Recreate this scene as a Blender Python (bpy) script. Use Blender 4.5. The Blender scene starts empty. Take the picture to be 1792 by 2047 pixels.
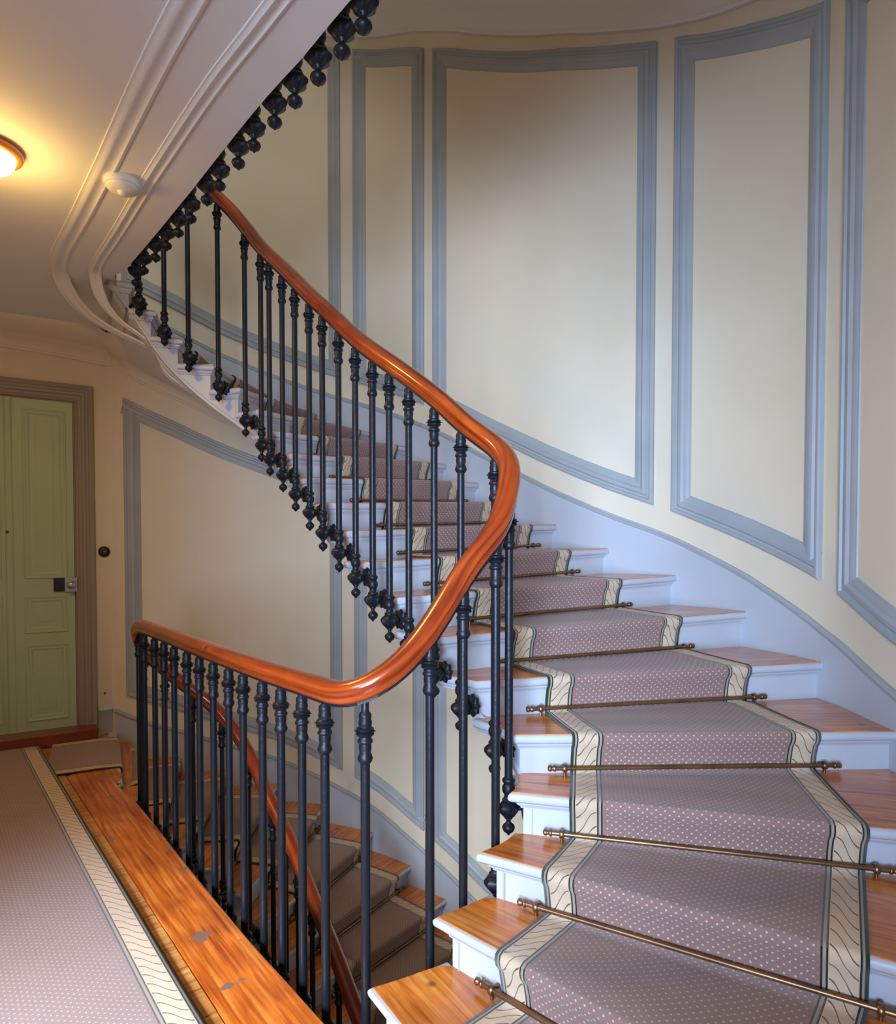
import bpy, math, random
from mathutils import Vector
random.seed(7)
R = 0.16                       # one riser in metres; the plan below is measured in risers
sc = bpy.context.scene
C = bpy.data.collections.new('staircase_hall'); sc.collection.children.link(C)

# ------------------------------------------------------------------ camera
cd = bpy.data.cameras.new('camera'); cam = bpy.data.objects.new('camera', cd); C.objects.link(cam)
sc.camera = cam
cam.location = (0, 0, 9.45*R); cam.rotation_euler = (math.radians(90-1.5), 0, 0)
cd.sensor_fit = 'VERTICAL'; cd.sensor_height = 36; cd.sensor_width = 36
cd.lens = 1300/2047*36; cd.shift_y = (1129-1023.5)/2047; cd.clip_start = .05

# ------------------------------------------------------------------ world, lights, exposure
w = bpy.data.worlds.new('world'); sc.world = w; w.use_nodes = True
w.node_tree.nodes['Background'].inputs[0].default_value = (.62, .78, 1, 1)
w.node_tree.nodes['Background'].inputs[1].default_value = 1.0
def area(name, loc, target, sx, sy, power, col):
    l = bpy.data.lights.new(name, 'AREA'); l.shape = 'RECTANGLE'; l.size = sx*R; l.size_y = sy*R
    l.energy = power; l.color = col
    o = bpy.data.objects.new(name, l); C.objects.link(o); o.location = Vector(loc)*R
    o.rotation_euler = (Vector(target)-Vector(loc)).to_track_quat('-Z', 'Y').to_euler()
    return o
area('window_daylight', (-4.0, -7.6, 10.0), (3.5, 24, 10.2), 7, 12, 64, (.48, .67, 1)).data.spread = math.radians(62)
area('added_side_light', (-17, -7.6, 12), (-8.5, 8, 0), 5, 9, 62, (.66, .79, 1)).data.spread = math.radians(42)  # added light from a made-up window, brightens the near landing carpet
area('added_upper_light', (-4.0, -7.6, 32), (0, 20, 31), 8, 13, 85, (.92, .95, 1))  # added light for the upper shaft, from an unseen invented window
area('lower_window_daylight', (-4.0, -7.6, -10.5), (0, 20, -11), 8, 13, 8, (1, .84, .62))
vs = sc.view_settings
vs.view_transform = 'Standard'; vs.look = 'None'; vs.gamma = 1; vs.use_curve_mapping = False
vs.exposure = 0.0

# ------------------------------------------------------------------ plan curves
IN = [(-1.55,12.3),(-.31,12.94),(.6,13.6),(1.33,14.33),(1.55,15.3),(.72,16.7),(-.3,17.7),(-1.45,18.85),(-2.45,20.1),(-3.3,21.3),
      (-4.2,22.46),(-5.05,23.55),(-5.9,24.5),(-6.8,25.4),(-7.6,26.15),(-8.5,26.7),(-9.65,27.0),(-10.85,26.8),(-11.75,26.45),
      (-12.45,26.2),(-13.05,25.85),(-12.9,25.45),(-12.3,24.9),(-10.5,22.7),(-7.86,19.35),(-5.0,15.8),(-3.48,14.01),(-2.41,12.75),(-2.05,12.4)]
OUT = {1:(10.9,-6.5),2:(10.9,2.4),3:(10.9,7.6),4:(10.9,11.8),5:(10.9,15.6),6:(11.0,18.9),7:(10.1,21.8),8:(8.62,24.3),9:(6.5,26),
       10:(4.65,27.4),11:(3.1,28.8),12:(1.5,30.0),13:(0,31.1),14:(-1.8,32.4),15:(-3.9,34.0),16:(-6.6,35.2),17:(-9.3,35.7),
       18:(-12,35.2),19:(-14.2,34.3),20:(-16.3,33.4),21:(-17.15,33.38)}
def cr(p0, p1, p2, p3, t):
    return Vector([.5*(2*b+(c-a)*t+(2*a-5*b+4*c-d)*t*t+(3*b-a-3*c+d)*t**3) for a, b, c, d in zip(p0, p1, p2, p3)])
def I(t):
    i = math.floor(t-1); n = len(IN)
    return cr(IN[(i-1)%n], IN[i%n], IN[(i+1)%n], IN[(i+2)%n], t-1-i)
def O(t):
    i = math.floor(t); g = lambda k: OUT[min(21, max(1, k))]
    if t >= 20: return Vector(OUT[20]).lerp(Vector(OUT[21]), min(1.05, t-20))
    return cr(g(i-1), g(i), g(i+1), g(i+2), t-i)
def nrm(fn, t):
    d = fn(t+.02)-fn(t-.02); d.normalize(); return Vector((d.y, -d.x))
def Io(t, o): return I(t)+nrm(I, t)*o          # + is towards the stair, - into the well
def tab(X, Y, t):
    if t <= X[0]: return Y[0]
    for a, b, c, d in zip(X, X[1:], Y, Y[1:]):
        if t <= b: return c+(d-c)*(t-a)/(b-a)
    return Y[-1]
tilt = lambda t: tab([5, 6, 7, 8, 20, 21], [0, .1, .3, .42, .42, 0], t)
railz = lambda t: tab([1,1.5,2,2.6,3.3,4,4.6,5,6,7,8,10,12,14,17,21], [6.5,6.75,7.5,8.3,9.25,10.0,10.9,11.4,12.5,13.6,14.7,16.75,18.8,20.8,23.9,27.45], t)
zbot = lambda t: tab([0,1,2,3,4,4.5,5,6,8,11,13,15,17,19,20,21], [-1.3,-1.3,-.4,.7,2.1,2.9,3.75,4.9,7.05,9.85,11.65,13.4,15.15,17.35,18.5,19.8], t)
zso = lambda t: t+tilt(t)-1.75 if t < 20 else tab([20, 21], [18.67, 19.8], t)
railoff = lambda t: tab([1,3,3.8,5.4,6.2,18,20,21,22,23.5,29,30], [.4,.4,.15,.15,.4,.4,.35,.5,.4,.3,.35,.4], t)

# ------------------------------------------------------------------ mesh helpers
class MB:
    def __init__(s): s.v = []; s.f = []; s.m = []; s.uv = {}; s.sm = []
    def add(s, vs, fs, mi=0, uv=None, smooth=True):
        b = len(s.v); s.v += [tuple(Vector(p)*R) for p in vs]
        for k, f in enumerate(fs):
            if uv: s.uv[len(s.f)] = [uv[i] for i in f]
            s.f.append([b+i for i in f]); s.m.append(mi); s.sm.append(smooth)
    def grid(s, rows, mi=0, uv=None, closed=False, flip=False, smooth=True):
        n = len(rows[0]); vs = [p for r in rows for p in r]; fs = []
        for i in range(len(rows)-1):
            for j in range(n if closed else n-1):
                a, b_, c, d = i*n+j, i*n+(j+1)%n, (i+1)*n+(j+1)%n, (i+1)*n+j
                fs.append([a, d, c, b_] if flip else [a, b_, c, d])
        s.add(vs, fs, mi, [q for r in uv for q in r] if uv else None, smooth)
    def box(s, c, sx, sy, sz, ax=None, mi=0):
        c = Vector(c); X, Y, Z = ax or (Vector((1,0,0)), Vector((0,1,0)), Vector((0,0,1)))
        vs = [c+X*a*sx/2+Y*b*sy/2+Z*d*sz/2 for a in (-1,1) for b in (-1,1) for d in (-1,1)]
        s.add(vs, [[0,1,3,2],[4,6,7,5],[0,4,5,1],[2,3,7,6],[0,2,6,4],[1,5,7,3]], mi, smooth=False)
    def prism(s, poly, z0, z1, mi=0, side=None):
        n = len(poly)
        vs = [(p[0], p[1], z0) for p in poly]+[(p[0], p[1], z1) for p in poly]
        s.add(vs, [list(range(n))[::-1]], mi, smooth=False); s.add(vs, [list(range(n, 2*n))], mi, smooth=False)
        s.add(vs, [[i, (i+1)%n, n+(i+1)%n, n+i] for i in range(n)], mi if side is None else side, smooth=False)
    def lathe(s, prof, n=12, c=(0,0,0), axis=None, lobes=0, amp=0, mi=0):
        c = Vector(c); Z = Vector(axis or (0,0,1)).normalized()
        X = Z.orthogonal().normalized(); Y = Z.cross(X); rows = []
        for r, z in prof:
            rows.append([c+Z*z+(X*math.cos(2*math.pi*j/n)+Y*math.sin(2*math.pi*j/n))*r*(1+(amp*math.cos(lobes*2*math.pi*j/n) if lobes else 0)) for j in range(n)])
        s.grid(rows, mi, closed=True, flip=True)
        s.add([rows[0][j] for j in range(n)], [list(range(n))[::-1]], mi); s.add(rows[-1], [list(range(n))], mi)
    def build(s, name, mats, parent=None, auto=None):
        me = bpy.data.meshes.new(name); me.from_pydata(s.v, [], s.f)
        for m in (mats if isinstance(mats, (list, tuple)) else [mats]): me.materials.append(m)
        me.polygons.foreach_set('material_index', s.m); me.polygons.foreach_set('use_smooth', s.sm)
        if s.uv:
            ul = me.uv_layers.new(name='UVMap')
            for p in me.polygons:
                q = s.uv.get(p.index)
                if q:
                    for li, c in zip(p.loop_indices, q): ul.data[li].uv = c
        me.update()
        if auto: me.set_sharp_from_angle(angle=math.radians(auto))
        return link(name, me, parent)
def link(name, me, parent=None):
    o = bpy.data.objects.new(name, me); C.objects.link(o); o.parent = parent; return o
def tag(o, label=None, cat=None, group=None, kind=None):
    if label: o['label'] = label
    if cat: o['category'] = cat
    if group: o['group'] = group
    if kind: o['kind'] = kind
    return o
def empty(name, loc=(0,0,0)):
    o = bpy.data.objects.new(name, None); C.objects.link(o); o.empty_display_size = .1; return o
def plan_normals(pts, closed=False):
    n = len(pts); out = []
    for i in range(n):
        a = pts[i-1] if (i > 0 or closed) else None; b = pts[(i+1)%n] if (i < n-1 or closed) else None
        p = pts[i]; ds = []
        if a is not None: ds.append(Vector((p[0]-a[0], p[1]-a[1])).normalized())
        if b is not None: ds.append(Vector((b[0]-p[0], b[1]-p[1])).normalized())
        m = sum(ds, Vector((0,0))).normalized(); k = 1/max(.45, m.dot(ds[0]))
        out.append(Vector((m.y, -m.x))*k)
    return out
def sweep(mb, pts, prof, closed=False, mi=0, cap=True, profclosed=False):
    """prof: (offset to the right of travel, dz)"""
    N = plan_normals(pts, closed)
    rows = [[Vector((p[0]+n.x*a, p[1]+n.y*a, p[2]+z)) for a, z in prof] for p, n in zip(pts, N)]
    if closed: rows.append(rows[0])
    mb.grid(rows, mi, closed=profclosed)
    if cap and not closed:
        mb.add(rows[0], [list(range(len(prof)))[::-1]], mi, smooth=False); mb.add(rows[-1], [list(range(len(prof)))], mi, smooth=False)

# ------------------------------------------------------------------ materials
def srgb(r, g, b):
    f = lambda c: (c/255/12.92 if c/255 <= .04045 else ((c/255+.055)/1.055)**2.4)
    return (f(r), f(g), f(b), 1)
def mat(name, col, rough=.6, metal=0, spec=.5, coat=0, var=0, col2=None, scale=3, bump=0, bscale=40, stretch=None):
    m = bpy.data.materials.new(name); m.use_nodes = True; nt = m.node_tree; b = nt.nodes['Principled BSDF']
    b.inputs['Roughness'].default_value = rough; b.inputs['Metallic'].default_value = metal
    b.inputs['Specular IOR Level'].default_value = spec; b.inputs['Coat Weight'].default_value = coat
    b.inputs['Coat Roughness'].default_value = .15
    b.inputs['Base Color'].default_value = col
    tc = nt.nodes.new('ShaderNodeTexCoord'); mp = nt.nodes.new('ShaderNodeMapping')
    nt.links.new(tc.outputs['Object'], mp.inputs[0])
    if stretch: mp.inputs['Scale'].default_value = stretch
    if col2:
        n = nt.nodes.new('ShaderNodeTexNoise'); n.inputs['Scale'].default_value = scale; n.inputs['Detail'].default_value = 6
        nt.links.new(mp.outputs[0], n.inputs[0])
        r = nt.nodes.new('ShaderNodeValToRGB'); r.color_ramp.elements[0].position = .5-var; r.color_ramp.elements[1].position = .5+var
        r.color_ramp.elements[0].color = col; r.color_ramp.elements[1].color = col2
        nt.links.new(n.outputs[0], r.inputs[0]); nt.links.new(r.outputs[0], b.inputs['Base Color'])
    if bump:
        n2 = nt.nodes.new('ShaderNodeTexNoise'); n2.inputs['Scale'].default_value = bscale; n2.inputs['Detail'].default_value = 4
        nt.links.new(mp.outputs[0], n2.inputs[0])
        bp = nt.nodes.new('ShaderNodeBump'); bp.inputs['Strength'].default_value = bump; bp.inputs['Distance'].default_value = .01
        nt.links.new(n2.outputs[0], bp.inputs['Height']); nt.links.new(bp.outputs[0], b.inputs['Normal'])
    return m
M = {}
M['plaster'] = mat('wall_plaster', srgb(226,210,180), .75, col2=srgb(233,219,194), scale=1.6, var=.25, bump=.08, bscale=8)
M['plaster_white'] = mat('ceiling_plaster', srgb(232,228,222), .7, col2=srgb(224,219,211), scale=1.2, var=.3, bump=.05, bscale=10)
M['trim'] = mat('blue_grey_trim_paint', srgb(160,164,164), .5, col2=srgb(170,174,174), scale=4, var=.2)
M['dado'] = mat('pale_blue_dado_paint', srgb(182,187,193), .55, col2=srgb(190,194,199), scale=2, var=.25, bump=.06, bscale=12)
M['paint'] = mat('pale_blue_stair_paint', srgb(193,194,198), .45, col2=srgb(185,186,192), scale=5, var=.3, bump=.05, bscale=20)
M['door'] = mat('green_door_paint', srgb(174,192,158), .45, col2=srgb(166,184,148), scale=3, var=.3)
M['architrave'] = mat('taupe_architrave_paint', srgb(150,138,125), .5)
M['iron'] = mat('black_iron', (.009,.010,.013,1), .4, spec=.3, bump=.15, bscale=60)
M['brass'] = mat('aged_brass', (.30,.17,.08,1), .35, metal=.85, col2=(.20,.11,.055,1), scale=9, var=.15)
M['dark'] = mat('black_metal', (.012,.01,.01,1), .4)
M['steel'] = mat('brushed_steel', (.5,.5,.5,1), .3, metal=.9)
M['plastic'] = mat('cream_plastic', srgb(235,228,212), .4)
M['ring'] = mat('amber_varnished_ring', srgb(190,115,35), .35, coat=.4)
def wood(name, c1, c2, c3, rough=.25, uv=True, scale=1.0, coat=.5, stains=False):
    m = bpy.data.materials.new(name); m.use_nodes = True; nt = m.node_tree; b = nt.nodes['Principled BSDF']; L = nt.links.new
    tc = nt.nodes.new('ShaderNodeTexCoord'); mp = nt.nodes.new('ShaderNodeMapping')
    L(tc.outputs['UV' if uv else 'Object'], mp.inputs[0]); mp.inputs['Scale'].default_value = (2.6*scale, 55*scale, 8)
    n = nt.nodes.new('ShaderNodeTexNoise'); n.inputs['Scale'].default_value = 1; n.inputs['Detail'].default_value = 8; n.inputs['Distortion'].default_value = .6
    L(mp.outputs[0], n.inputs[0])
    r = nt.nodes.new('ShaderNodeValToRGB'); e = r.color_ramp.elements; e[0].position = .3; e[0].color = c1; e[1].position = .72; e[1].color = c3
    k = r.color_ramp.elements.new(.5); k.color = c2
    L(n.outputs[0], r.inputs[0])
    n2 = nt.nodes.new('ShaderNodeTexNoise'); n2.inputs['Scale'].default_value = 5; n2.inputs['Detail'].default_value = 5
    L(tc.outputs['Object'], n2.inputs[0])
    r2 = nt.nodes.new('ShaderNodeValToRGB'); r2.color_ramp.elements[0].position = .35; r2.color_ramp.elements[1].position = .65
    r2.color_ramp.elements[0].color = (.55,.45,.4,1); r2.color_ramp.elements[1].color = (1,1,1,1); L(n2.outputs[0], r2.inputs[0])
    mx = nt.nodes.new('ShaderNodeMix'); mx.data_type = 'RGBA'; mx.blend_type = 'MULTIPLY'; mx.inputs[0].default_value = .75
    L(r.outputs[0], mx.inputs[6]); L(r2.outputs[0], mx.inputs[7]); out = mx.outputs[2]
    # dark knots
    vo = nt.nodes.new('ShaderNodeTexVoronoi'); vo.inputs['Scale'].default_value = 5.5; L(tc.outputs['Object'], vo.inputs[0])
    r3 = nt.nodes.new('ShaderNodeValToRGB'); r3.color_ramp.elements[0].position = .05; r3.color_ramp.elements[1].position = .12
    r3.color_ramp.elements[0].color = (.25,.16,.12,1); r3.color_ramp.elements[1].color = (1,1,1,1); L(vo.outputs['Distance'], r3.inputs[0])
    mk = nt.nodes.new('ShaderNodeMix'); mk.data_type = 'RGBA'; mk.blend_type = 'MULTIPLY'; mk.inputs[0].default_value = .8
    L(out, mk.inputs[6]); L(r3.outputs[0], mk.inputs[7]); out = mk.outputs[2]
    if stains:
        n4 = nt.nodes.new('ShaderNodeTexNoise'); n4.inputs['Scale'].default_value = 7; n4.inputs['Detail'].default_value = 5; L(tc.outputs['Object'], n4.inputs[0])
        r4 = nt.nodes.new('ShaderNodeValToRGB'); r4.color_ramp.elements[0].position = .655; r4.color_ramp.elements[1].position = .675
        r4.color_ramp.elements[0].color = (0,0,0,1); r4.color_ramp.elements[1].color = (1,1,1,1); L(n4.outputs[0], r4.inputs[0])
        ms = nt.nodes.new('ShaderNodeMix'); ms.data_type = 'RGBA'; L(r4.outputs[0], ms.inputs[0]); L(out, ms.inputs[6]); ms.inputs[7].default_value = srgb(128,98,84); out = ms.outputs[2]
    L(out, b.inputs['Base Color']); b.inputs['Roughness'].default_value = rough; b.inputs['Coat Weight'].default_value = coat; b.inputs['Coat Roughness'].default_value = .18
    bp = nt.nodes.new('ShaderNodeBump'); bp.inputs['Strength'].default_value = .15; bp.inputs['Distance'].default_value = .004
    L(n.outputs[0], bp.inputs['Height']); L(bp.outputs[0], b.inputs['Normal'])
    return m
M['tread'] = wood('orange_varnished_pine', srgb(186,92,28), srgb(228,134,48), srgb(242,168,84), .3)
M['plank'] = wood('worn_orange_plank', srgb(160,66,16), srgb(214,108,30), srgb(236,152,62), .3, stains=True)
M['board'] = wood('light_oak_board', srgb(170,100,40), srgb(214,150,78), srgb(228,170,100), .32)
M['rail'] = wood('red_mahogany', srgb(120,38,12), srgb(168,62,16), srgb(200,90,28), .22, coat=.8, scale=.6)
M['threshold'] = wood('dark_red_wood', srgb(96,36,20), srgb(140,60,34), srgb(164,80,48), .4)

def carpet_material(field_width):
    """UV: x = metres from one edge, y = metres along; the other edge lies at field_width"""
    m = bpy.data.materials.new('carpet'); m.use_nodes = True; nt = m.node_tree; b = nt.nodes['Principled BSDF']; L = nt.links.new
    def mth(op, a, c=None, cl=False):
        n = nt.nodes.new('ShaderNodeMath'); n.operation = op; n.use_clamp = cl
        for i, q in enumerate((a, c)):
            if q is None: continue
            if isinstance(q, (int, float)): n.inputs[i].default_value = q
            else: L(q, n.inputs[i])
        return n.outputs[0]
    tc = nt.nodes.new('ShaderNodeTexCoord'); sp = nt.nodes.new('ShaderNodeSeparateXYZ'); L(tc.outputs['UV'], sp.inputs[0])
    U, V = sp.outputs[0], sp.outputs[1]
    e = mth('MINIMUM', U, mth('SUBTRACT', field_width, U))
    r = nt.nodes.new('ShaderNodeValToRGB'); r.color_ramp.interpolation = 'CONSTANT'; L(mth('MULTIPLY', e, 5), r.inputs[0])
    green, beige, dark, cream, field = srgb(52,62,40), srgb(176,166,140), srgb(44,42,38), srgb(228,200,166), srgb(160,126,116)
    stops = [(0, green), (.010, beige), (.016, dark), (.0215, cream), (.098, dark), (.1035, beige), (.112, dark), (.1175, field)]
    el = r.color_ramp.elements
    el[0].position = 0; el[0].color = green; el[1].position = stops[1][0]*5; el[1].color = beige
    for p, c in stops[2:]:
        q = el.new(p*5); q.color = c
    base = r.outputs[0]
    # dots of the field: staggered lattice
    P = .030
    def cell(du, dv):
        a = mth('SUBTRACT', mth('FRACT', mth('ADD', mth('DIVIDE', U, P), du)), .5); c = mth('SUBTRACT', mth('FRACT', mth('ADD', mth('DIVIDE', V, P*.9), dv)), .5)
        return mth('SQRT', mth('ADD', mth('MULTIPLY', a, a), mth('MULTIPLY', c, c)))
    dd = mth('MINIMUM', cell(0, 0), cell(.5, .5))
    dots = mth('MULTIPLY', mth('LESS_THAN', dd, .115), mth('GREATER_THAN', e, .122))
    m1 = nt.nodes.new('ShaderNodeMix'); m1.data_type = 'RGBA'; L(dots, m1.inputs[0]); L(base, m1.inputs[6]); m1.inputs[7].default_value = srgb(226,200,172)
    # twisting leaf lines of the border
    s = mth('DIVIDE', mth('SUBTRACT', e, .0215), .0765)
    wv = mth('ADD', mth('DIVIDE', V, .06), mth('ADD', mth('MULTIPLY', s, -1.7), mth('MULTIPLY', mth('SINE', mth('MULTIPLY', s, 6.283)), .16)))
    ln = mth('LESS_THAN', mth('ABSOLUTE', mth('SUBTRACT', mth('FRACT', wv), .5)), .05)
    inb = mth('MULTIPLY', mth('GREATER_THAN', s, .04), mth('LESS_THAN', s, .97))
    m2 = nt.nodes.new('ShaderNodeMix'); m2.data_type = 'RGBA'; L(mth('MULTIPLY', ln, inb), m2.inputs[0]); L(m1.outputs[2], m2.inputs[6]); m2.inputs[7].default_value = srgb(104,98,78)
    # trodden faces are worn paler and greyer than the upright ones
    ge = nt.nodes.new('ShaderNodeNewGeometry'); sx = nt.nodes.new('ShaderNodeSeparateXYZ'); L(ge.outputs['True Normal'], sx.inputs[0])
    wear = mth('MULTIPLY', mth('MULTIPLY', mth('SUBTRACT', mth('ABSOLUTE', sx.outputs[2]), .6), 1.6, True), mth('GREATER_THAN', e, .1))
    mw = nt.nodes.new('ShaderNodeMix'); mw.data_type = 'RGBA'; L(mth('MULTIPLY', wear, .5), mw.inputs[0]); L(m2.outputs[2], mw.inputs[6]); mw.inputs[7].default_value = srgb(172,156,148)
    n = nt.nodes.new('ShaderNodeTexNoise'); n.inputs['Scale'].default_value = 900; L(tc.outputs['Object'], n.inputs[0])
    n3 = nt.nodes.new('ShaderNodeTexNoise'); n3.inputs['Scale'].default_value = 4; L(tc.outputs['Object'], n3.inputs[0])
    m3 = nt.nodes.new('ShaderNodeMix'); m3.data_type = 'RGBA'; m3.blend_type = 'MULTIPLY'; L(mth('ADD', mth('MULTIPLY', n.outputs[0], .5), mth('MULTIPLY', n3.outputs[0], .3)), m3.inputs[0])
    L(mw.outputs[2], m3.inputs[6]); m3.inputs[7].default_value = (.55,.5,.5,1)
    L(m3.outputs[2], b.inputs['Base Color']); b.inputs['Roughness'].default_value = .95; b.inputs['Specular IOR Level'].default_value = .1
    b.inputs['Sheen Weight'].default_value = .25
    bp = nt.nodes.new('ShaderNodeBump'); bp.inputs['Strength'].default_value = .35; bp.inputs['Distance'].default_value = .003
    L(n.outputs[0], bp.inputs['Height']); L(bp.outputs[0], b.inputs['Normal'])
    return m
RW = 6.0                       # width of the runner
M['runner'] = carpet_material(RW*R)
M['landing_carpet'] = carpet_material(40*R)

# ------------------------------------------------------------------ floor, ceiling, walls
dw_c = Vector((-17.3, 33.3)); dw_d = Vector((-.857, -.514)).normalized(); dw_n = Vector((-dw_d.y, dw_d.x))*1.0
if dw_n.y > 0: dw_n = -dw_n                     # into the room
def dw(s, out=0, z=0):
    p = dw_c+dw_d*s+dw_n*out; return Vector((p.x, p.y, z))
far_l = dw(9)
OV = .25
def offs(lo, hi, o, n): return [Io(lo+(hi-lo)*i/(n-1), o) for i in range(n)]
# corner of tread k for an outline pushed n out of the base
def step_lines(k, n):
    a = I(k); b = O(k); d = (b-a).normalized(); back = Vector((-d.y, d.x))
    sh = back*(OV-n)
    p0 = a+sh; 
    # meet the inner offset curve
    best = None
    for i in range(-60, 61):
        t = k+i*.012+ .1
        q = Io(t, OV-n)-p0; dist = abs(q.dot(back))
        if best is None or dist < best[0]: best = (dist, t)
    t = best[1]; c = Io(t, OV-n); c = p0+d*((c-p0).dot(d))
    L = (b+sh-c).length
    # run on to the wall
    e = b+sh
    return c, e, t, d, back
SB = {k: step_lines(k, 0) for k in range(1, 22)}

mb = MB()
land_edge = [Io(21+i*.25, .3) for i in range(0, 33)]
edge1 = [Vector(p) for p in land_edge]
poly = [SB[21][1].copy()]+[SB[21][0].copy()]+edge1[1:]+[SB[1][0].copy(), SB[1][1].copy(), Vector((10.9, -8)), Vector((-25, -8)), Vector((far_l.x, far_l.y)), Vector((dw_c.x, dw_c.y))]
mb.prism(poly, -.9, -.04)
fl = mb.build('floor', M['board']); tag(fl, kind='structure')
mb = MB(); mb.prism([Vector((-27,-8)), Vector((12,-8)), Vector((12,38)), Vector((-27,38))], -25.5, -25)
tag(mb.build('floor_below', M['threshold']), kind='structure')
# ceiling of the landing = underside of the next landing's slab
ushift = lambda t: -tab([21.5, 23, 24, 25, 27], [0, .1, .2, .35, .48], t) if t > 21 else 0
cedge = [Io(21+i*.25, 0.05+ushift(21+i*.25)) for i in range(0, 33)]
mb = MB(); pc = [O(21)]+cedge+[I(1), Vector((10.9, -7)), Vector((10.9,-8)), Vector((-25,-8)), Vector((far_l.x, far_l.y)), Vector((dw_c.x, dw_c.y))]
mb.prism(pc, 19.98, 20.9)
ce = mb.build('ceiling', M['plaster_white']); tag(ce, kind='structure')
mb = MB(); mb.prism([Vector((-27,-8.5)), Vector((12,-8.5)), Vector((12,38)), Vector((-27,38))], 47, 47.5)
tag(mb.build('ceiling_above', M['plaster_white']), kind='structure')

# curved wall of the stairwell, with depth
TW = [1+i*.1 for i in range(0, 201)]
wp = [O(t) for t in TW]
mb = MB()
def ribbon(mb, pts, z0, z1, th, mi=0):
    sweep(mb, [(p[0], p[1], 0) for p in pts], [(0, z0), (0, z1), (th, z1), (th, z0)], profclosed=True, mi=mi)
# travelling with growing t the room lies to the left
ribbon(mb, [Vector((10.9, -8))]+wp+[dw_c], -25, 47, 1.2)
wall = mb.build('wall_back', M['plaster'], auto=40); tag(wall, kind='structure')
mb = MB(); ribbon(mb, [dw_c, Vector((far_l.x, far_l.y))], -25, 47, 1.2)
wl = mb.build('wall_left', M['plaster']); tag(wl, kind='structure')
mb = MB(); ribbon(mb, [Vector((-25, far_l.y+.5)), Vector((-25, -8))], -25, 47, 1.2)
tag(mb.build('wall_side', M['plaster']), kind='structure')
mb = MB()      # wall behind the camera with its window openings; side and upper ones added for the light
for x0, x1, z0, z1 in [(-25,-20,-25,47),(-20,-14,-25,7),(-20,-14,17,47),(-14,-8,-25,47),(0,11,-25,47),(-8,0,-25,-17),(-8,0,-4,4),(-8,0,17,25),(-8,0,38.5,47)]:
    mb.box(((x0+x1)/2, -8.5, (z0+z1)/2), x1-x0, 1, z1-z0)
tag(mb.build('wall_front', M['plaster']), kind='structure')
mb = MB()
for x in (-20, -17, -14): mb.box((x, -8.2, 12), .5, .4, 10)
for z in (7, 12, 17): mb.box((-17, -8.2, z), 6, .35, .4)
tag(mb.build('window_4', M['plaster_white']), kind='structure')  # frame of the made-up window that goes with the added side light
for k, z0 in enumerate((-17, 4, 25)):  # the topmost frame goes with the added light of the upper shaft
    mb = MB(); h = 13
    for x in (-8, -4, 0): mb.box((x, -8.2, z0+h/2), .5, .4, h)
    for z in (z0, z0+4.3, z0+8.6, z0+h): mb.box((-4, -8.2, z), 8, .35, .4)
    tag(mb.build('window_%d' % (k+1), M['plaster_white']), kind='structure')

# arc length table of the wall
S = [0]
for a, b in zip(wp, wp[1:]): S.append(S[-1]+(b-a).length)
def s_of(t): return tab(TW, S, t)
def t_of(s): return tab(S, TW, s)
def wallpt(s, z, h):
    t = t_of(s); p = O(t); n = nrm(O, t); return Vector((p.x-n.x*h, p.y-n.y*h, z))
def inset(poly, d):
    n = len(poly); out = []
    for i in range(n):
        a, p, c = (Vector(poly[i-1]), Vector(poly[i]), Vector(poly[(i+1)%n]))
        d1, d2 = (p-a).normalized(), (c-p).normalized()
        m = (d1+d2).normalized(); k = 1/max(.3, m.dot(d1))
        out.append(p+Vector((-m.y, m.x))*k*d)
    return out
FR = [(0,0),(0,.13),(.05,.17),(.13,.17),(.17,.11),(.24,.10),(.30,.16),(.42,.17),(.50,.10),(.60,.09),(.66,.05),(.74,.04),(.76,0)]
def wall_frame(name, poly, fn, prof=FR, mt=None, parent=None):
    """poly counter-clockwise in wall coordinates"""
    mb = MB(); rows = []
    for d, h in prof: rows.append([fn(q[0], q[1], h) for q in inset(poly, d)])
    mb.grid(rows, closed=True); return mb.build(name, mt or M['trim'], parent or wall, auto=35)
def slope_poly(ta, tb, zb, zt, n=26):
    # ta<tb ; counter-clockwise as (s,z)
    bt = [(s_of(ta+(tb-ta)*i/n), zb(ta+(tb-ta)*i/n)) for i in range(n+1)]
    tp = [(s_of(ta+(tb-ta)*i/n), zt(ta+(tb-ta)*i/n)) for i in range(n, -1, -1)]
    return bt+tp
te = lambda t: t if t < 20 else 20+(t-20)*.37
zpb = lambda t: te(t)+tilt(min(t, 20))+tab([5,6,8,19.3,21], [2.1,2.35,2.3,2.4,2.3], t)
zpt = lambda t: te(t)+tilt(min(t, 20))+tab([6,8,13.4,15.4,20], [18.95,19.7,19.33,19.5,19.6], t)
zpt_low = lambda t: te(t)+tilt(min(t,20))-3.45
panels = [(3.1,5.78),(6.05,8.10),(8.36,13.40),(13.66,15.40),(15.67,20.3)]
for a, b in panels:
    wall_frame('panel_moulding', slope_poly(a, b, zpb, zpt), lambda s, z, h: wallpt(s, z, h))
for a, b in panels[1:]:
    wall_frame('panel_moulding', slope_poly(a, b, lambda t: zpb(t)-21, zpt_low), lambda s, z, h: wallpt(s, z, h))
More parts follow.
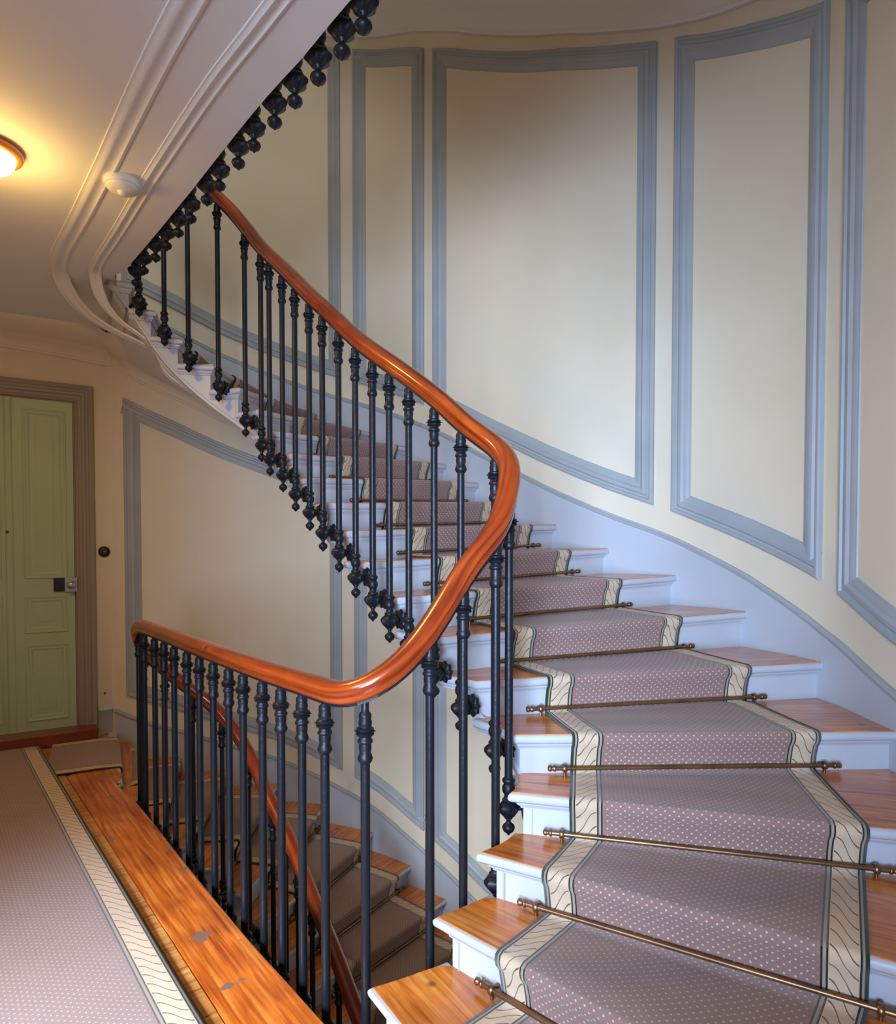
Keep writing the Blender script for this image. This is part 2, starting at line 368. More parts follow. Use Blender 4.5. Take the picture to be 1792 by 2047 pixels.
# sloping dado with a small cap moulding, upper and lower flight
zbt = lambda t: te(t)+tilt(min(t, 20))+tab([5,6,7,8.4,20,21], [.95,1.0,1.25,1.42,1.38,1.36], t)
for dz, t0 in ((0, 2.5), (-21, 2.5)):
    mb = MB(); pts = [t0+i*.1 for i in range(int((20.9-t0)*10)+1)]+[21.03]
    for nm, prof in (('d', None),):
        rows = []
        for t in pts:
            p = O(t); n = nrm(O, t)
            rows.append([Vector((p.x-n.x*h, p.y-n.y*h, z)) for h, z in [(.07, zbt(t)+dz-3.0), (.07, zbt(t)+dz-.22), (.12, zbt(t)+dz-.2), (.14, zbt(t)+dz-.1), (.10, zbt(t)+dz-.07), (.08, zbt(t)+dz), (0, zbt(t)+dz)]])
        mb.grid(rows, 0)
    for i, f in enumerate(mb.f):
        mb.m[i] = 0 if i % 6 == 0 else 1
    o = mb.build('baseboard_back' if dz == 0 else 'baseboard_below', [M['dado'], M['trim']], auto=35); tag(o, kind='structure')
# door wall dado
mb = MB(); pts = [dw(s, 0, 0) for s in (0, .62)]
mb.grid([[dw(s, h, z) for h, z in [(.1,-1.5),(.1,1.1),(.16,1.13),(.16,1.25),(.08,1.33),(0,1.33)]] for s in (0, .3, .62)])
tag(mb.build('baseboard_left', M['dado']), kind='structure')

# cornices
def cornice(name, pts, prof, m=None):
    mb = MB(); sweep(mb, pts, prof, cap=False); o = mb.build(name, m or M['plaster_white'], auto=45); return tag(o, kind='structure')
CP = [(0,-.85),(-.12,-.85),(-.14,-.76),(-.2,-.72),(-.24,-.60),(-.34,-.40),(-.55,-.22),(-.72,-.15),(-.76,-.08),(-.9,-.06),(-.95,.1),(0,.1)]
CPB = [(a*1.5, b*1.25) for a, b in CP]
CPS = [(a*.8, b*.7) for a, b in CP]
CPC = [(a*1.1, b*.75) for a, b in CP[:-3]]+[(-1.0,-.03),(-1.5,.08),(-1.95,.28),(-2.15,.55),(-2.2,.85),(0,.85)]
cornice('trim_2', [(*O(2+i*.1), zso(2+i*.1)+.12) for i in range(0, 151)], CPS, M['plaster'])
cornice('trim_1', [(*O(2+i*.1), zso(2+i*.1)+.12-tab([20,20.9],[0,.45],2+i*.1)) for i in range(150, 190)]+[(dw_c.x, dw_c.y, 19.3)]+[tuple(dw(s_, 0, z_)) for s_, z_ in ((.6,19.33),(1.5,19.42),(3,19.52),(5,19.58),(9,19.6))], CPC, M['plaster'])
zs2o = lambda t: t+tilt(min(t,20))+tab([5, 8, 12, 21], [20.9, 21.2, 21.2, 21.0], t)
cornice('trim_3', [(*O(2+i*.1), zs2o(2+i*.1)) for i in range(0, 191)], CPB)

# mouldings on the ceiling, following the edge of the well and the underside of the flight
def soff(t, off):
    if t > 21: return 19.98
    wd = (O(min(t,21))-I(t)).length
    return zbot(t)+(zso(t)-zbot(t))*min(1, off/wd)
def blend_soff(t, off):
    a = soff(min(t, 21), off)
    return a if t < 20 else (a+(19.98-a)*min(1, (t-20)))
BP = [(-.22,.03),(-.21,-.03),(-.16,-.05),(-.13,-.03),(-.1,-.02),(-.02,-.03),(.03,-.06),(.08,-.07),(.13,-.04),(.17,-.03),(.2,-.035),(.22,.03)]
def band(name, off, t0, prof):
    pts = []
    for i in range(int((30-t0)*6)):
        t = t0+i/6
        if 19.6 < t < 23.4: continue
        p = Io(t, off*tab([23.5, 25, 27, 29], [1, .93, .75 if off < 1 else .93, .6 if off < 1 else .9], t)); pts.append((t, p))
    out = []
    for j, (t, p) in enumerate(pts):
        out.append((p.x, p.y, blend_soff(t, off)))
        if t <= 19.7 and pts[j+1][0] > 23:
            a, b = p, pts[j+1][1]
            da = (p-pts[j-1][1]).normalized(); db = (pts[j+2][1]-b).normalized()
            ln = (b-a).length*.62
            for q in range(1, 16):
                u = q/16; h = (1-u)**3*a+3*(1-u)**2*u*(a+da*ln)+3*(1-u)*u*u*(b-db*ln)+u**3*b
                out.append((h.x, h.y, blend_soff(19.6, off)+(19.98-blend_soff(19.6, off))*min(1, u*1.6)))
    mb = MB(); sweep(mb, out, prof, cap=False)
    tag(mb.build(name, M['plaster_white'], auto=40), kind='structure')
band('trim_4', .9, 12.0, BP)
band('trim_5', 2.1, 13.0, [(a*1.4, b*1.2) for a, b in BP])

# ------------------------------------------------------------------ flights
def flight(dz, name, label, k0, k1, group=None):
    root = empty(name); tag(root, label, 'staircase')
    prof = [(0,0),(.16,0),(.215,-.02),(.245,-.07),(.25,-.12),(.235,-.18),(.19,-.225),(.12,-.235),(.115,-.27),(.085,-.32),(.05,-.345),(.045,-.385),(0,-.39)]
    for k in range(k0, k1+1):
        c0, e0, t0, d, back = SB[k]
        zf = lambda wv: k+dz+tilt(k)*wv
        last = (k == 21)
        if not last:
            c1, e1, t1, _, _ = SB[k+1]
            if k == 20: t1 = min(t1, 20.95); c1 = Io(t1, OV)
        # paths for a given overhang
        def path(n, nc=9, nf=6):
            c, e, t, dd, bb = step_lines(k, n)
            front = [(e+(c-e)*i/nf, 1-i/nf) for i in range(nf)]
            if last: return front+[(c, 0)], t
            curve = [(Io(t+(t1-t)*i/nc, OV-n), 0) for i in range(1, nc+1)]
            return front+[(c, 0)]+curve, t
        cache = {}
        rows = []
        for n, z in prof:
            if n not in cache: cache[n] = path(n)[0]
            rows.append([Vector((p.x, p.y, zf(wv)+z)) for p, wv in cache[n]])
        # paint
        mp = MB(); mp.grid(list(map(list, zip(*rows))), flip=True)
        # riser below the tread
        riser = MB()
        fr = [Vector((c0+(e0-c0)*i/4)) for i in range(5)]
        zl = lambda wv: k-1+dz+tilt(k-1 if k > 1 else 1)*wv if k > 1 else dz-.05
        o_ = back*.12
        rr = [[Vector((p.x, p.y, zl(i/4)-.03)), Vector((p.x, p.y, zf(i/4)-.02)), Vector((p.x+o_.x, p.y+o_.y, zf(i/4)-.02)), Vector((p.x+o_.x, p.y+o_.y, zl(i/4)-.03))] for i, p in enumerate(fr)]
        riser.grid(rr, closed=True, smooth=False); riser.build('riser', M['paint'], root)
        if last:
            mp.build('nosing', M['paint'], root, auto=50); continue
        # wooden top
        n = .185; c, e, t, dd, bb = step_lines(k, n)
        tb = MB(); rows = []; uvs = []
        NW, NS = 10, 8
        cb1, eb1 = c1, e1
        bk = (e1-c1).normalized(); bkn = Vector((-bk.y, bk.x))*.1; bk0 = Vector((0, 0))
        for j in range(NS+1):
            sj = j/NS; row = []; uvr = []
            cu = Io(t+(t1-t)*sj, OV-n)
            a0 = c+(cb1-c)*sj
            for i in range(NW+1):
                wi = (i/NW)**1.4
                p = (c+(e-c)*wi)*(1-sj)+(cb1+bkn*min(1, wi*4)+(eb1-cb1)*wi)*sj
                p = p+(cu-a0)*(1-wi)**6*(1-sj**8)
                row.append(Vector((p.x, p.y, zf(wi)+.012)))
                uvr.append((p.dot(d)*R, p.dot(back)*R+k*.37))
            rows.append(row); uvs.append(uvr)
        tb.grid(rows, uv=uvs, smooth=False)
        # underside and rim make it a board
        low = [[q-Vector((0,0,.15)) for q in r_] for r_ in rows]
        tb.grid(low, flip=True, smooth=False)
        tb.grid([rows[0], low[0]], flip=True, smooth=False)
        tb.grid([[r_[0] for r_ in rows], [r_[0] for r_ in low]], smooth=False)
        to = tb.build('tread', M['tread'], root)
        mp.build('nosing', M['paint'], to, auto=50)
    # stepped string along the well
    st = MB(); th = .5
    for k in range(max(1, k0-1), k1+1):
        ta = SB[k][2]; tb_ = SB[k+1][2] if k < 21 else 22
        if k == 21: continue
        n = 8; A = []; 
        for i in range(n+1):
            t = ta+(tb_-ta)*i/n; p = Io(t, OV+.01); q = Io(t, OV+.2)
            A.append([Vector((p.x, p.y, zbot(t)+dz)), Vector((p.x, p.y, k+dz-.1)), Vector((q.x, q.y, k+dz-.1)), Vector((q.x, q.y, zbot(t)+dz))])
        st.grid(A, closed=True, smooth=False)
        # thin bead along the lower edge
        B = [[Vector((Io(t, OV-.05+a).x, Io(t, OV-.05+a).y, zbot(t)+dz+b)) for a, b in ((.06,.16),(0,.13),(0,.0),(.06,-.02),(.3,-.02))] for t in [ta+(tb_-ta)*i/n for i in range(n+1)]]
        st.grid(B, smooth=False)
    st.build('string', M['paint'], root)
    # plastered underside
    sf = MB(); rows = []; top = []
    ts = [max(1, k0-1)+i*.2 for i in range(int((21-max(1, k0-1))*5)+1)]
    for t in ts:
        a = Io(t, OV); b = O(t); rows.append([Vector((a.x+(b.x-a.x)*i/10, a.y+(b.y-a.y)*i/10, zbot(t)+dz+(zso(t)-zbot(t))*i/10)) for i in range(11)])
    sf.grid(rows); sf.build('underside', M['plaster_white'], root)
    return root
up = flight(0, 'staircase', 'curving upper staircase flight with orange wooden treads and pale blue painted risers', 1, 21)
dn = flight(-21, 'staircase', 'shadowed staircase flight descending below the landing behind the black balusters', 9, 21)
# next flight overhead: its underside and string
root = empty('staircase'); tag(root, 'plastered underside of the next staircase flight high above the back wall', 'staircase')
zb2 = lambda t: zbot(t)+21+tab([5, 10, 21], [0, 1.3, 2.0], t)
sf = MB(); rows = []
for i in range(101):
    t = 1+i*.2; a = Io(t, OV); b = O(t)
    rows.append([Vector((a.x+(b.x-a.x)*j/10, a.y+(b.y-a.y)*j/10, zb2(t)+(zs2o(t)-zb2(t))*j/10)) for j in range(11)])
sf.grid(rows); sf.build('underside', M['plaster_white'], root)
st = MB(); st.grid([[Vector((*Io(1+i*.2, OV), zb2(1+i*.2))), Vector((*Io(1+i*.2, OV), zb2(1+i*.2)+2.2)), Vector((*Io(1+i*.2, OV+.4), zb2(1+i*.2)+2.2))] for i in range(101)])
st.build('string', M['paint'], root)

# landing edges (lower one the camera stands on, upper one overhead): fascia and nosing
for z, nm in ((0, 'trim_6'), (21, 'trim_7')):
    mb = MB(); pts = [(*Io(21+i*.2, .3+(ushift(21+i*.2) if z else 0)), z) for i in range(0, 44)]
    bot = -1.0
    sweep(mb, pts, [(.3,bot),(-.02,bot),(-.05,bot+.03),(-.05,bot+.15),(0,bot+.18),(0,-.32),(-.06,-.30),(-.1,-.25),(-.14,-.24),(-.24,-.2),(-.27,-.13),(-.25,-.06),(-.2,-.02),(-.17,-.04),(.1,-.04)])
    tag(mb.build(nm, M['paint'], auto=40), kind='structure')

# ------------------------------------------------------------------ stair runners
Loff = lambda t: tab([1,2,3,4,5,6,7,8,21], [2.0,1.67,1.5,1.35,1.4,1.95,2.3,2.6,2.1], t)
Wd = lambda t: tab([1,3,5,6,10,13,21], [5.5,5.5,6.0,6.1,5.9,5.1,5.0], t)
def runner(dz, k0, k1, name, label):
    NW = 24; rows = []; uvs = []; vlen = 0; prev = None
    def line(k, n, z, sag=0):
        c, e, t, d, back = step_lines(k, n)
        wdt = (O(k)-I(k)).length; r_ = []
        for i in range(NW+1):
            s_ = Loff(k)+Wd(k)*i/NW
            p = I(k)+d*s_+back*(OV-n)
            wig = .025*math.sin(i*.9+k*2.1)*sag
            r_.append(Vector((p.x, p.y, z+tilt(k)*(s_/wdt)+wig)))
        return r_
    def push(r_):
        nonlocal vlen, prev
        if prev is not None: vlen += (r_[NW//2]-prev[NW//2]).length
        prev = r_; rows.append(r_); uvs.append([(i/NW*RW*R, vlen*R) for i in range(NW+1)])
    for k in range(k0, k1+1):
        zz = k-1+tilt(k-1)-tilt(k) if 0 else k-1
        f = line(k, .10, zz+dz+.07)
        # foot of the riser sits on the tread below, whose own tilt may differ
        for i, q in enumerate(f): q.z += (tilt(k-1)-tilt(k))*((Loff(k)+Wd(k)*i/NW)/(O(k)-I(k)).length)
        push(f)
        push(line(k, .14, k+dz-.62, 1)); push(line(k, .21, k+dz-.34)); push(line(k, .30, k+dz-.22)); push(line(k, .33, k+dz-.1)); push(line(k, .31, k+dz+.0)); push(line(k, .2, k+dz+.055))
        if k < 21:
            nx = line(k+1, .10, k+dz+.07)
            cur = rows[-1]
            for q in (.3, .6, .85):
                push([a.lerp(b, q)+Vector((0,0,-.012*math.sin(q*3.14))) for a, b in zip(cur, nx)])
                for v in rows[-1]: pass
        else:
            push(line(k, -.6, dz+k+.1)); push(line(k, -2.5, dz+k+.1))
    # tread surface must follow tread k's plane
    mb = MB(); mb.grid(rows, uv=uvs)
    low = [[q.copy() for q in r_] for r_ in rows]
    o = mb.build(name, M['runner']); md = o.modifiers.new('thickness', 'SOLIDIFY'); md.thickness = .007; md.offset = -1
    tag(o, label, 'carpet'); return o
runner(0, 1, 21, 'stair_runner', 'patterned mauve stair runner with cream leaf borders climbing the upper flight')
runner(-21, 9, 21, 'stair_runner', 'brownish stair runner with pale borders on the shadowed flight going down')

# ------------------------------------------------------------------ stair rods
ORD = ['zeroth','first','second','third','fourth','fifth','sixth','seventh','eighth','ninth','tenth','eleventh','twelfth','thirteenth','fourteenth','fifteenth']
def rod(k, dz, label, grp):
    c, e, t, d, back = SB[k+1]
    k1 = k+1; wdt = (O(k1)-I(k1)).length
    def P(s_, h=0, fwd=.2): 
        q = I(k1)+d*s_+back*(OV-fwd); return Vector((q.x, q.y, k+dz+.19+h+tilt(k)*s_/wdt))
    a, b = P(Loff(k1)-.38), P(Loff(k1)+Wd(k1)+.38)
    r = empty('stair_rod'); tag(r, label, 'stair rod', grp)
    ax = (b-a).normalized(); L = (b-a).length
    m = MB(); m.lathe([(.055,0),(.055,L)], 10, a, ax); m.build('bar', M['brass'], r)
    for q, sg in ((a, -1), (b, 1)):
        m = MB(); m.lathe([(.03,-.02),(.075,0),(.085,.03),(.06,.06),(.05,.09),(.08,.12),(.07,.17),(.03,.19)], 10, q, ax*sg); m.build('finial', M['brass'], r)
        m = MB(); cq = q-ax*sg*.22
        m.lathe([(.085,-.05),(.1,-.03),(.1,.03),(.085,.05)], 12, cq, ax); m.lathe([(.035,-.2),(.03,-.05)], 8, cq, (0,0,1))
        fb = Vector((back.x, back.y, 0)); m.lathe([(.045,.0),(.045,.2)], 8, cq, fb); m.build('bracket', M['brass'], r)
for k in range(1, 14): rod(k, 0, 'thin brass rod across the runner on the %s tread up from the landing' % ORD[k], 'stair rods of the upper flight')
for k in range(20, 11, -1): rod(k, -21, 'dim brass rod across the runner on the %s tread down from the landing' % ORD[21-k], 'stair rods of the lower flight')

# ------------------------------------------------------------------ landing boards and carpet
def edge_pt(u, o):              # straight part of the landing edge, u = distance from the near end
    a = Vector((-2.3, 12.62)); b = Vector((-12.45, 25.1)); d = (b-a).normalized(); n = Vector((-d.y, d.x))
    p = a+d*u+n*o; return p
m = MB()
pl = []
for i in range(0, 33):
    t = 21.3+i*.25
    if t > 29.2: break
    p = Io(t, .12); pl.append(p)
d21 = (O(21)-I(21)).normalized()
back_ = [edge_pt(-1.2, 1.62), edge_pt(3, 1.6), edge_pt(8, 1.62), edge_pt(12, 1.6), edge_pt(19.3, 1.62), I(21)+d21*3.2+Vector((-.3,-.2)), I(21)+d21*1.0]
polyp = pl+back_
n = len(polyp)
m.add([(p.x, p.y, .03) for p in polyp]+[(p.x, p.y, -.1) for p in polyp], [list(range(n))]+[[i, n+i, n+(i+1)%n, (i+1)%n] for i in range(n)], uv=[((p-edge_pt(0,0)).dot((edge_pt(1,0)-edge_pt(0,0)))*R, (p-edge_pt(0,0)).dot((edge_pt(0,1)-edge_pt(0,0)))*R) for p in polyp]*2, smooth=False)
m.build('plank', M['plank'], fl)
u = -1.6
i = 0
while u < 20:
    wv = random.uniform(.75, 1.2)
    q = [edge_pt(u+.012, 1.64), edge_pt(u+wv-.012, 1.64), edge_pt(u+wv-.012, 3.4), edge_pt(u+.012, 3.4)]; z = .015+random.uniform(-.008, .008)
    mb = MB(); off_ = random.random()*5
    uvq = [(off_+0, off_), (off_, off_+wv*R), (off_+1.8*R, off_+wv*R), (off_+1.8*R, off_)]
    mb.add([(p.x, p.y, z) for p in q]+[(p.x, p.y, -.1) for p in q], [[0,1,2,3],[0,4,5,1],[1,5,6,2],[2,6,7,3],[3,7,4,0]], uv=uvq*2, smooth=False)
    mb.build('board', M['board'], fl); u += wv; i += 1
# long fitted carpet
mb = MB(); NU, NV = 30, 40; rows = []; uvs = []
for j in range(NV+1):
    row = []; uv = []
    for i in range(NU+1):
        o_ = 1.95+ (14.5)*(i/NU)**1.3
        p0_ = edge_pt(0, o_); dd_ = edge_pt(1, o_)-p0_; vmax = (1.4-(p0_-dw_c).dot(dw_n))/dd_.dot(dw_n); v = -14+(vmax+14)*j/NV
        p = edge_pt(v, o_)
        row.append(Vector((p.x, p.y, .075+.012*math.sin(v*.7+o_)))); uv.append(((o_-1.95)*R, v*R))
    rows.append(row); uvs.append(uv)
mb.grid(rows, uv=uvs)
cp = mb.build('landing_carpet', M['landing_carpet']); md = cp.modifiers.new('thickness', 'SOLIDIFY'); md.thickness = .008; md.offset = -1
tag(cp, 'large dotted carpet with a green-edged leaf border covering the landing floor', 'carpet')
# raised wooden threshold at the door
mb = MB(); q = [dw(.75, .02), dw(.75, 1.45), dw(8.9, 1.55), dw(8.9, .02)]
mb.prism(q, .0, .55); 
th = mb.build('threshold', M['threshold']); bv = th.modifiers.new('soft_edge', 'BEVEL'); bv.width = .008; bv.segments = 3
tag(th, 'dark red wooden threshold step in front of the green door', 'threshold')

# ------------------------------------------------------------------ door
dr = empty('door_1'); tag(dr, 'pale green panelled double door with taupe architrave beside the staircase', kind='structure')
Z0, Z1 = .55, 16.6
ax = (Vector((dw_d.x, dw_d.y, 0)), Vector((dw_n.x, dw_n.y, 0)), Vector((0,0,1)))
def dbox(mb, s0, s1, z0, z1, o0, o1, mi=0):
    mb.box(dw((s0+s1)/2, (o0+o1)/2, (z0+z1)/2), s1-s0, o1-o0, z1-z0, ax, mi)
PM = [(0,0),(.02,.05),(.07,.06),(.10,.03),(.15,.02),(.22,.045),(.26,.02),(.34,-.01)]
for (a, b) in ((1.6, 4.25), (4.29, 6.95)):
    mb = MB(); dbox(mb, a, b, Z0, Z1, .02, .14); leaf = mb.build('door_leaf', M['door'], dr)
    for z0, z1 in ((7.95, 16.15), (5.3, 7.1), (1.0, 4.75)):
        mo = MB(); poly = [(a+.3, z0), (b-.55, z0), (b-.55, z1), (a+.3, z1)]
        rows = [[dw(x, .14+h, z) for x, z in inset(poly, d)] for d, h in PM]
        mo.grid(rows[::-1], closed=True)
        ip = inset(poly, .34); mo.add([dw(x, .13, z) for x, z in ip], [[0,1,2,3]], smooth=False)
        ip2 = inset(poly, .5); ip3 = inset(poly, .58)
        mo.grid([[dw(x, .135, z) for x, z in ip2], [dw(x, .16, z) for x, z in ip3]], closed=True); mo.add([dw(x, .16, z) for x, z in ip3], [[0,1,2,3]], smooth=False)
        mo.build('door_panel', M['door'], leaf, auto=35)
mb = MB(); mb.grid([[dw(s, h, z) for z in (Z0, Z1)] for s, h in ((4.1,.14),(4.12,.19),(4.2,.22),(4.34,.22),(4.42,.19),(4.44,.14))]); mb.build('cover_strip', M['door'], dr)
# architrave: swept profile around the opening
AP = [(0,0),(.0,.3),(.08,.34),(.2,.34),(.24,.27),(.33,.25),(.40,.29),(.5,.27),(.55,.2),(.66,.17),(.72,.2),(.8,.16),(.84,.08),(.88,.08),(.9,0)]
mb = MB(); pathd = [(.7, Z0-.2), (.7, 17.5), (7.85, 17.5), (7.85, Z0-.2)]
rows = []
for d, h in AP:
    rows.append([dw(x, h, z) for x, z in [(.7+d, Z0-.3), (.7+d, 17.5-d), (7.85-d, 17.5-d), (7.85-d, Z0-.3)]])
mb.grid(rows); mb.build('architrave', M['architrave'], dr, auto=30)
lk = MB(); dbox(lk, 1.68, 2.5, 7.3, 7.95, .14, .22); lk.build('lock_case', M['dark'], dr)
lk = MB(); dbox(lk, 1.5, 2.02, 7.28, 7.97, .22, .27); lk.build('lock_plate', M['steel'], dr)
lk = MB(); lk.lathe([(.07,0),(.06,.2),(.17,.26),(.2,.34),(.17,.42),(.05,.46)], 16, dw(1.76, .26, 7.62), ax[1]); lk.build('door_knob', M['steel'], dr)
lk = MB(); lk.lathe([(.07,0),(.05,.03),(.01,.05)], 12, dw(4.35, .22, 10.2), ax[1]); lk.build('peephole', M['brass'], dr)
be = empty('doorbell'); tag(be, 'small round black doorbell on the cream wall right of the green door', 'doorbell')
m = MB(); m.lathe([(.27,0),(.27,.07),(.22,.13),(.13,.15)], 24, dw(.28, 0, 9.25), ax[1]); m.build('rim', M['dark'], be)
m = MB(); m.lathe([(.1,.1),(.1,.2),(.05,.23)], 16, dw(.28, 0, 9.25), ax[1]); m.build('button', M['brass'], be)
sd = MB(); sd.lathe([(.06,0),(.05,.04),(.02,.06)], 10, dw(.33, 0, 2.0), ax[1]); o = sd.build('wall_stud', M['brass'])
tag(o, 'tiny brass stud low on the cream wall between door frame and panel', 'stud')

# ------------------------------------------------------------------ balustrade: rail, balusters
bal = empty('balustrade'); tag(bal, 'black iron balustrade with a glossy red wooden handrail sweeping along landing and stairs', 'balustrade')
path = []
def rp(t, lap):
    p = Io(t, -railoff(t if t < 30 else t-29)); z = (railz(t) if t < 21 else 27.45)+21*lap
    return Vector((p.x, p.y, z))
def rail_arc(p, q, dp, dq, n=14):          # rounded turn between the flight side and the landing side
    out = []
    for i in range(1, n):
        u = i/n; h = (1-u)**3*p+3*(1-u)**2*u*(p+dp)+3*(1-u)*u*u*(q-dq)+u**3*q; out.append(h)
    return out
def leg(a, b, lap): return [rp(a+(b-a)*i/(int((b-a)*8)), lap) for i in range(int((b-a)*8)+1)]
def turn(lap):
    p, q = rp(19.0, lap), rp(23.4, lap)
    dp = (rp(19.0, lap)-rp(18.9, lap)).normalized()*1.3; dp.z = .75; dq = (rp(23.5, lap)-rp(23.4, lap)).normalized()*1.5; dq.z = .05
    return rail_arc(p, q, dp, dq)
def near_turn():
    p, q = rp(27.9, -1), rp(2.0, 0)
    dp = (rp(27.9, -1)-rp(27.8, -1)).normalized()*.75; dq = (rp(2.1, 0)-rp(2.0, 0)).normalized()*.8
    return rail_arc(p, q, dp, dq)
g = leg(6, 19, -1)+turn(-1)+leg(23.4, 27.9, -1)+near_turn()+leg(2.0, 19, 0)+turn(0)+leg(23.4, 28.8, 0)
def resample(g, st):
    out = [g[0]]; need = st
    for a, b in zip(g, g[1:]):
        L = (b-a).length; pos = 0
        while L-pos >= need: pos += need; out.append(a+(b-a)*(pos/L)); need = st
        need -= L-pos
    return out
g = resample(g, .2)
for _ in range(4):
    g = [g[0]]+[(g[i-1]+g[i]*2+g[i+1])/4 for i in range(1, len(g)-1)]+[g[-1]]
RPF = [(-.20,-.10),(-.13,-.17),(0,-.19),(.13,-.17),(.20,-.10),(.215,-.02),(.19,-.0),(.24,.05),(.255,.12),(.235,.2),(.17,.27),(.08,.305),(0,.315),(-.08,.305),(-.17,.27),(-.235,.2),(-.255,.12),(-.24,.05),(-.19,.0),(-.215,-.02)]
rows = []; uvs = []; ln = 0
for i, p in enumerate(g):
    d = (g[min(i+1, len(g)-1)]-g[max(i-1, 0)]).normalized(); s_ = d.cross(Vector((0,0,1))).normalized(); up_ = s_.cross(d)
    if i: ln += (p-g[i-1]).length
    rows.append([p+s_*a*1.0+up_*b*.95 for a, b in RPF]); uvs.append([(ln*R, j*.013) for j in range(len(RPF))])
mb = MB(); mb.grid(rows, uv=uvs, closed=True); mb.add(rows[0], [list(range(20))]); mb.add(rows[-1], [list(range(20))[::-1]])
hr = mb.build('handrail', M['rail'], bal, auto=60); tag(hr, 'glossy red-brown wooden handrail')
# iron strap under the rail
mb = MB(); rows = []
for i, p in enumerate(g):
    d = (g[min(i+1, len(g)-1)]-g[max(i-1, 0)]).normalized(); s_ = d.cross(Vector((0,0,1))).normalized(); up_ = s_.cross(d)
    rows.append([p+s_*a+up_*b for a, b in ((-.09,-.16),(.09,-.16),(.09,-.22),(-.09,-.22))])
mb.grid(rows, closed=True, smooth=False); mb.build('rail_strap', M['iron'], bal)
# shared pieces, origin at the top of the baluster / at its lower tip
def piece(name, fn):
    m_ = MB(); fn(m_); o = m_.build(name, M['iron'], auto=50); me = o.data; bpy.data.objects.remove(o); return me
cap_me = piece('capital', lambda m_: (m_.lathe([(.10,-1.12),(.135,-1.08),(.155,-1.02),(.135,-.96),(.115,-.90),(.13,-.80),(.12,-.72),(.15,-.70),(.155,-.66),(.13,-.63),(.12,-.58),(.175,-.55),(.185,-.52),(.15,-.49),(.17,-.45),(.175,-.42),(.13,-.39),(.13,-.34),(.14,-.30),(.12,-.24),(.13,-.18),(.12,-.12),(.08,-.08),(.08,.12)], 14),
                               m_.lathe([(.14,-.50),(.205,-.47),(.14,-.44)], 16, lobes=8, amp=.1)))
knob_me = piece('base_knob', lambda m_: (m_.lathe([(.015,0),(.04,.03),(.06,.06),(.12,.10),(.15,.17),(.14,.23),(.09,.28),(.055,.31),(.055,.37),(.09,.40),(.09,.44)], 14),
                               m_.lathe([(.09,.42),(.17,.50),(.235,.60),(.24,.68),(.20,.74),(.13,.79)], 24, lobes=8, amp=.09),
                               m_.lathe([(.12,.77),(.15,.81),(.15,.85),(.11,.88),(.10,.96),(.14,1.02),(.155,1.1),(.14,1.17),(.11,1.22),(.15,1.27),(.15,1.32),(.105,1.37)], 14)))
def rosette(m_):
    m_.lathe([(.055,0),(.05,.12),(.08,.15),(.06,.2),(.05,.36)], 10, (0,0,0), (0,1,0))
    m_.lathe([(.10,.30),(.22,.32),(.27,.36),(.27,.42),(.2,.44)], 36, (0,0,0), (0,1,0), lobes=9, amp=.13)
ros_me = piece('rosette', rosette)
def baluster(x, y, ztop, zlow, ndir, ros=.64):
    m_ = MB(); m_.lathe([(.095, zlow+.4), (.098, (ztop+zlow)/2), (.095, ztop-1.0)], 12, (x, y, 0))
    b = m_.build('baluster', M['iron'], bal)
    for me, z in ((cap_me, ztop), (knob_me, zlow)):
        o = link(me.name.split('.')[0], me, b); o.location = (x*R, y*R, z*R)
    if ros == .95: o.scale = (1.2, 1.2, 1)
    o = link('rosette', ros_me, b); o.location = (x*R, y*R, (zlow+ros)*R); o.rotation_euler = (0, 0, math.atan2(ndir.y, ndir.x)-math.pi/2)
FT = [2.1,2.96,3.85,4.75,5.45,6.15,6.8,7.4,7.9,8.45,9.1,9.9,10.6,11.35,12.1,12.9,13.6,14.2,15.2,16.6,17.75,18.75,19.8]
LT = [22.75,23.45,23.9,24.22,24.5,24.78,25.05,25.3,25.55,25.8,26.12,26.5,27.05,27.6,30.13]
zlow_f = lambda t: t-tab([1,2.1,2.96,3.85,4.75,5.5,8,11,14,17,20], [3.1,3.1,2.9,2.5,2.0,1.55,1.15,1.3,1.45,1.2,1.3], t)
def gz(p):                      # rail height above a plan point is taken from the nearest rail sample
    pass
def nearest_rail(p, zguess):
    best = min(((q.xy-p).length+abs(q.z-zguess)*.15, i) for i, q in enumerate(g))[1]
    return g[best]
for lap, lst in ((-1, [t for t in FT if t > 8]), (0, FT)):
    for t in lst:
        o_ = railoff(t); p = Io(t, -o_); q = nearest_rail(p, railz(t)+21*lap)
        baluster(q.x-(.05 if t == 3.85 else 0), q.y, q.z-(.5 if t == 4.75 else .17), zlow_f(t)+21*lap, nrm(I, t))
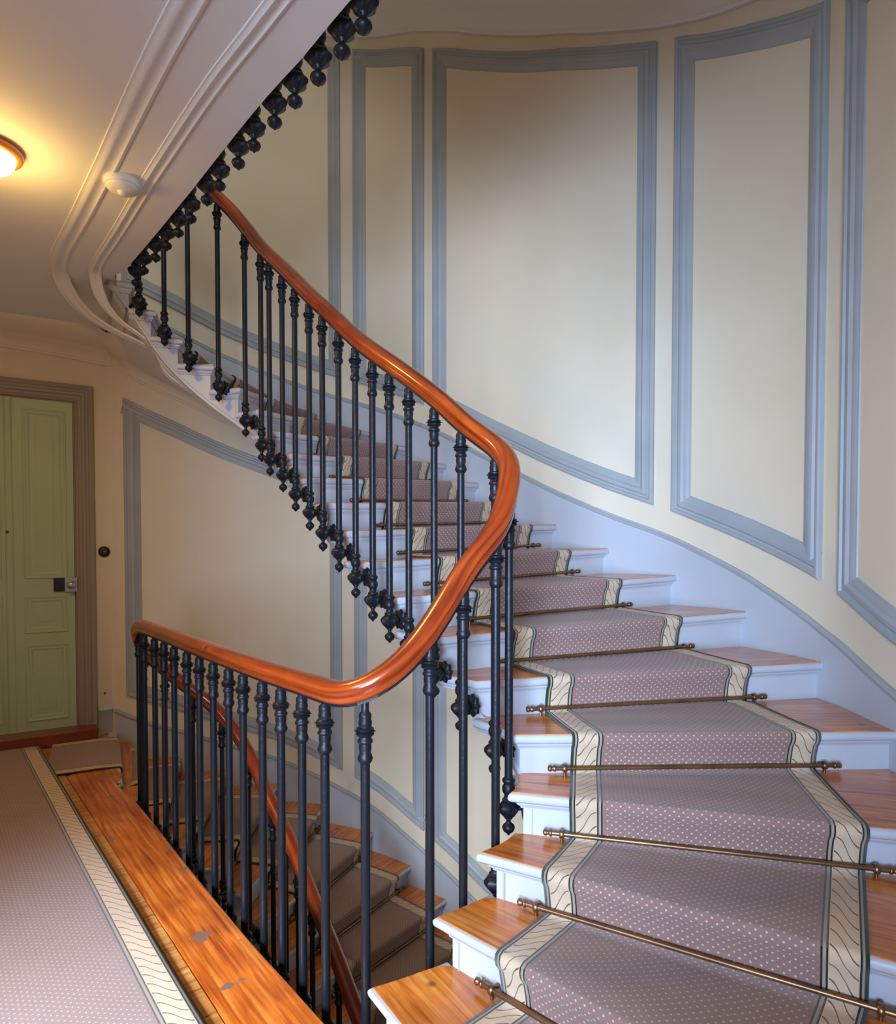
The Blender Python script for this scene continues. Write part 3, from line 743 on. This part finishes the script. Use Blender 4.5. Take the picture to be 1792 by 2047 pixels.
for lap, z0 in ((-1, 0), (0, 21)):
    for t in LT:
        tt = t if t < 30 else t-29
        p = Io(t, -railoff(tt)); q = nearest_rail(p, 6.45+z0)
        if z0: q = q.copy(); nn = nrm(I, t)*ushift(t); q.x += nn.x; q.y += nn.y
        if z0 and t > 30: q.x, q.y = -1.67, 13.1
        baluster(q.x, q.y, 6.45+z0-.17, z0-(1.45 if z0 else 1.92), nrm(I, t), .95)

# ------------------------------------------------------------------ ceiling lamp and detector
lc = Vector((-12.05, 17.35, 19.98))
lp = empty('ceiling_lamp'); tag(lp, 'glowing round ceiling lamp with an amber ring above the landing', 'lamp')
m = MB(); m.lathe([(.50,0),(.72,-.02),(.78,-.12),(.74,-.22),(.64,-.26),(.58,-.2)], 40, lc); m.build('ring', M['ring'], lp)
gm = bpy.data.materials.new('lit_glass'); gm.use_nodes = True; gb = gm.node_tree.nodes['Principled BSDF']
gb.inputs['Base Color'].default_value = (1,.85,.5,1); gb.inputs['Emission Color'].default_value = (1,.62,.2,1); gb.inputs['Emission Strength'].default_value = 9
m = MB(); m.lathe([(.6,-.1),(.6,-.25),(.55,-.42),(.42,-.56),(.22,-.64),(.02,-.66)], 32, lc); m.build('globe', gm, lp)
pl_ = bpy.data.lights.new('lamp_light', 'POINT'); pl_.energy = 10; pl_.color = (1,.61,.17); pl_.shadow_soft_size = .1
po = bpy.data.objects.new('lamp_light', pl_); C.objects.link(po); po.location = (lc+Vector((0,0,-1.4)))*R
dc = Vector((-9.35, 18.95, 19.98))
de = empty('smoke_detector'); tag(de, 'round cream smoke detector on the ceiling between two plaster mouldings', 'smoke detector')
m = MB(); m.lathe([(.46,.05),(.5,0),(.5,-.12),(.46,-.18)], 32, dc); m.build('base', M['plastic'], de)
m = MB(); m.lathe([(.42,-.16),(.44,-.2),(.40,-.26),(.26,-.31),(.12,-.33)], 32, dc); m.build('housing', M['plastic'], de)
m = MB(); m.lathe([(.14,-.3),(.13,-.38),(.05,-.41)], 20, dc); m.build('sensor', M['plastic'], de)

dl = bpy.data.lights.new('lamp_downlight', 'AREA'); dl.shape = 'DISK'; dl.size = 1.3*R; dl.energy = 20; dl.color = (1,.61,.17)
do = bpy.data.objects.new('lamp_downlight', dl); C.objects.link(do); do.location = (lc+Vector((0,0,-.72)))*R
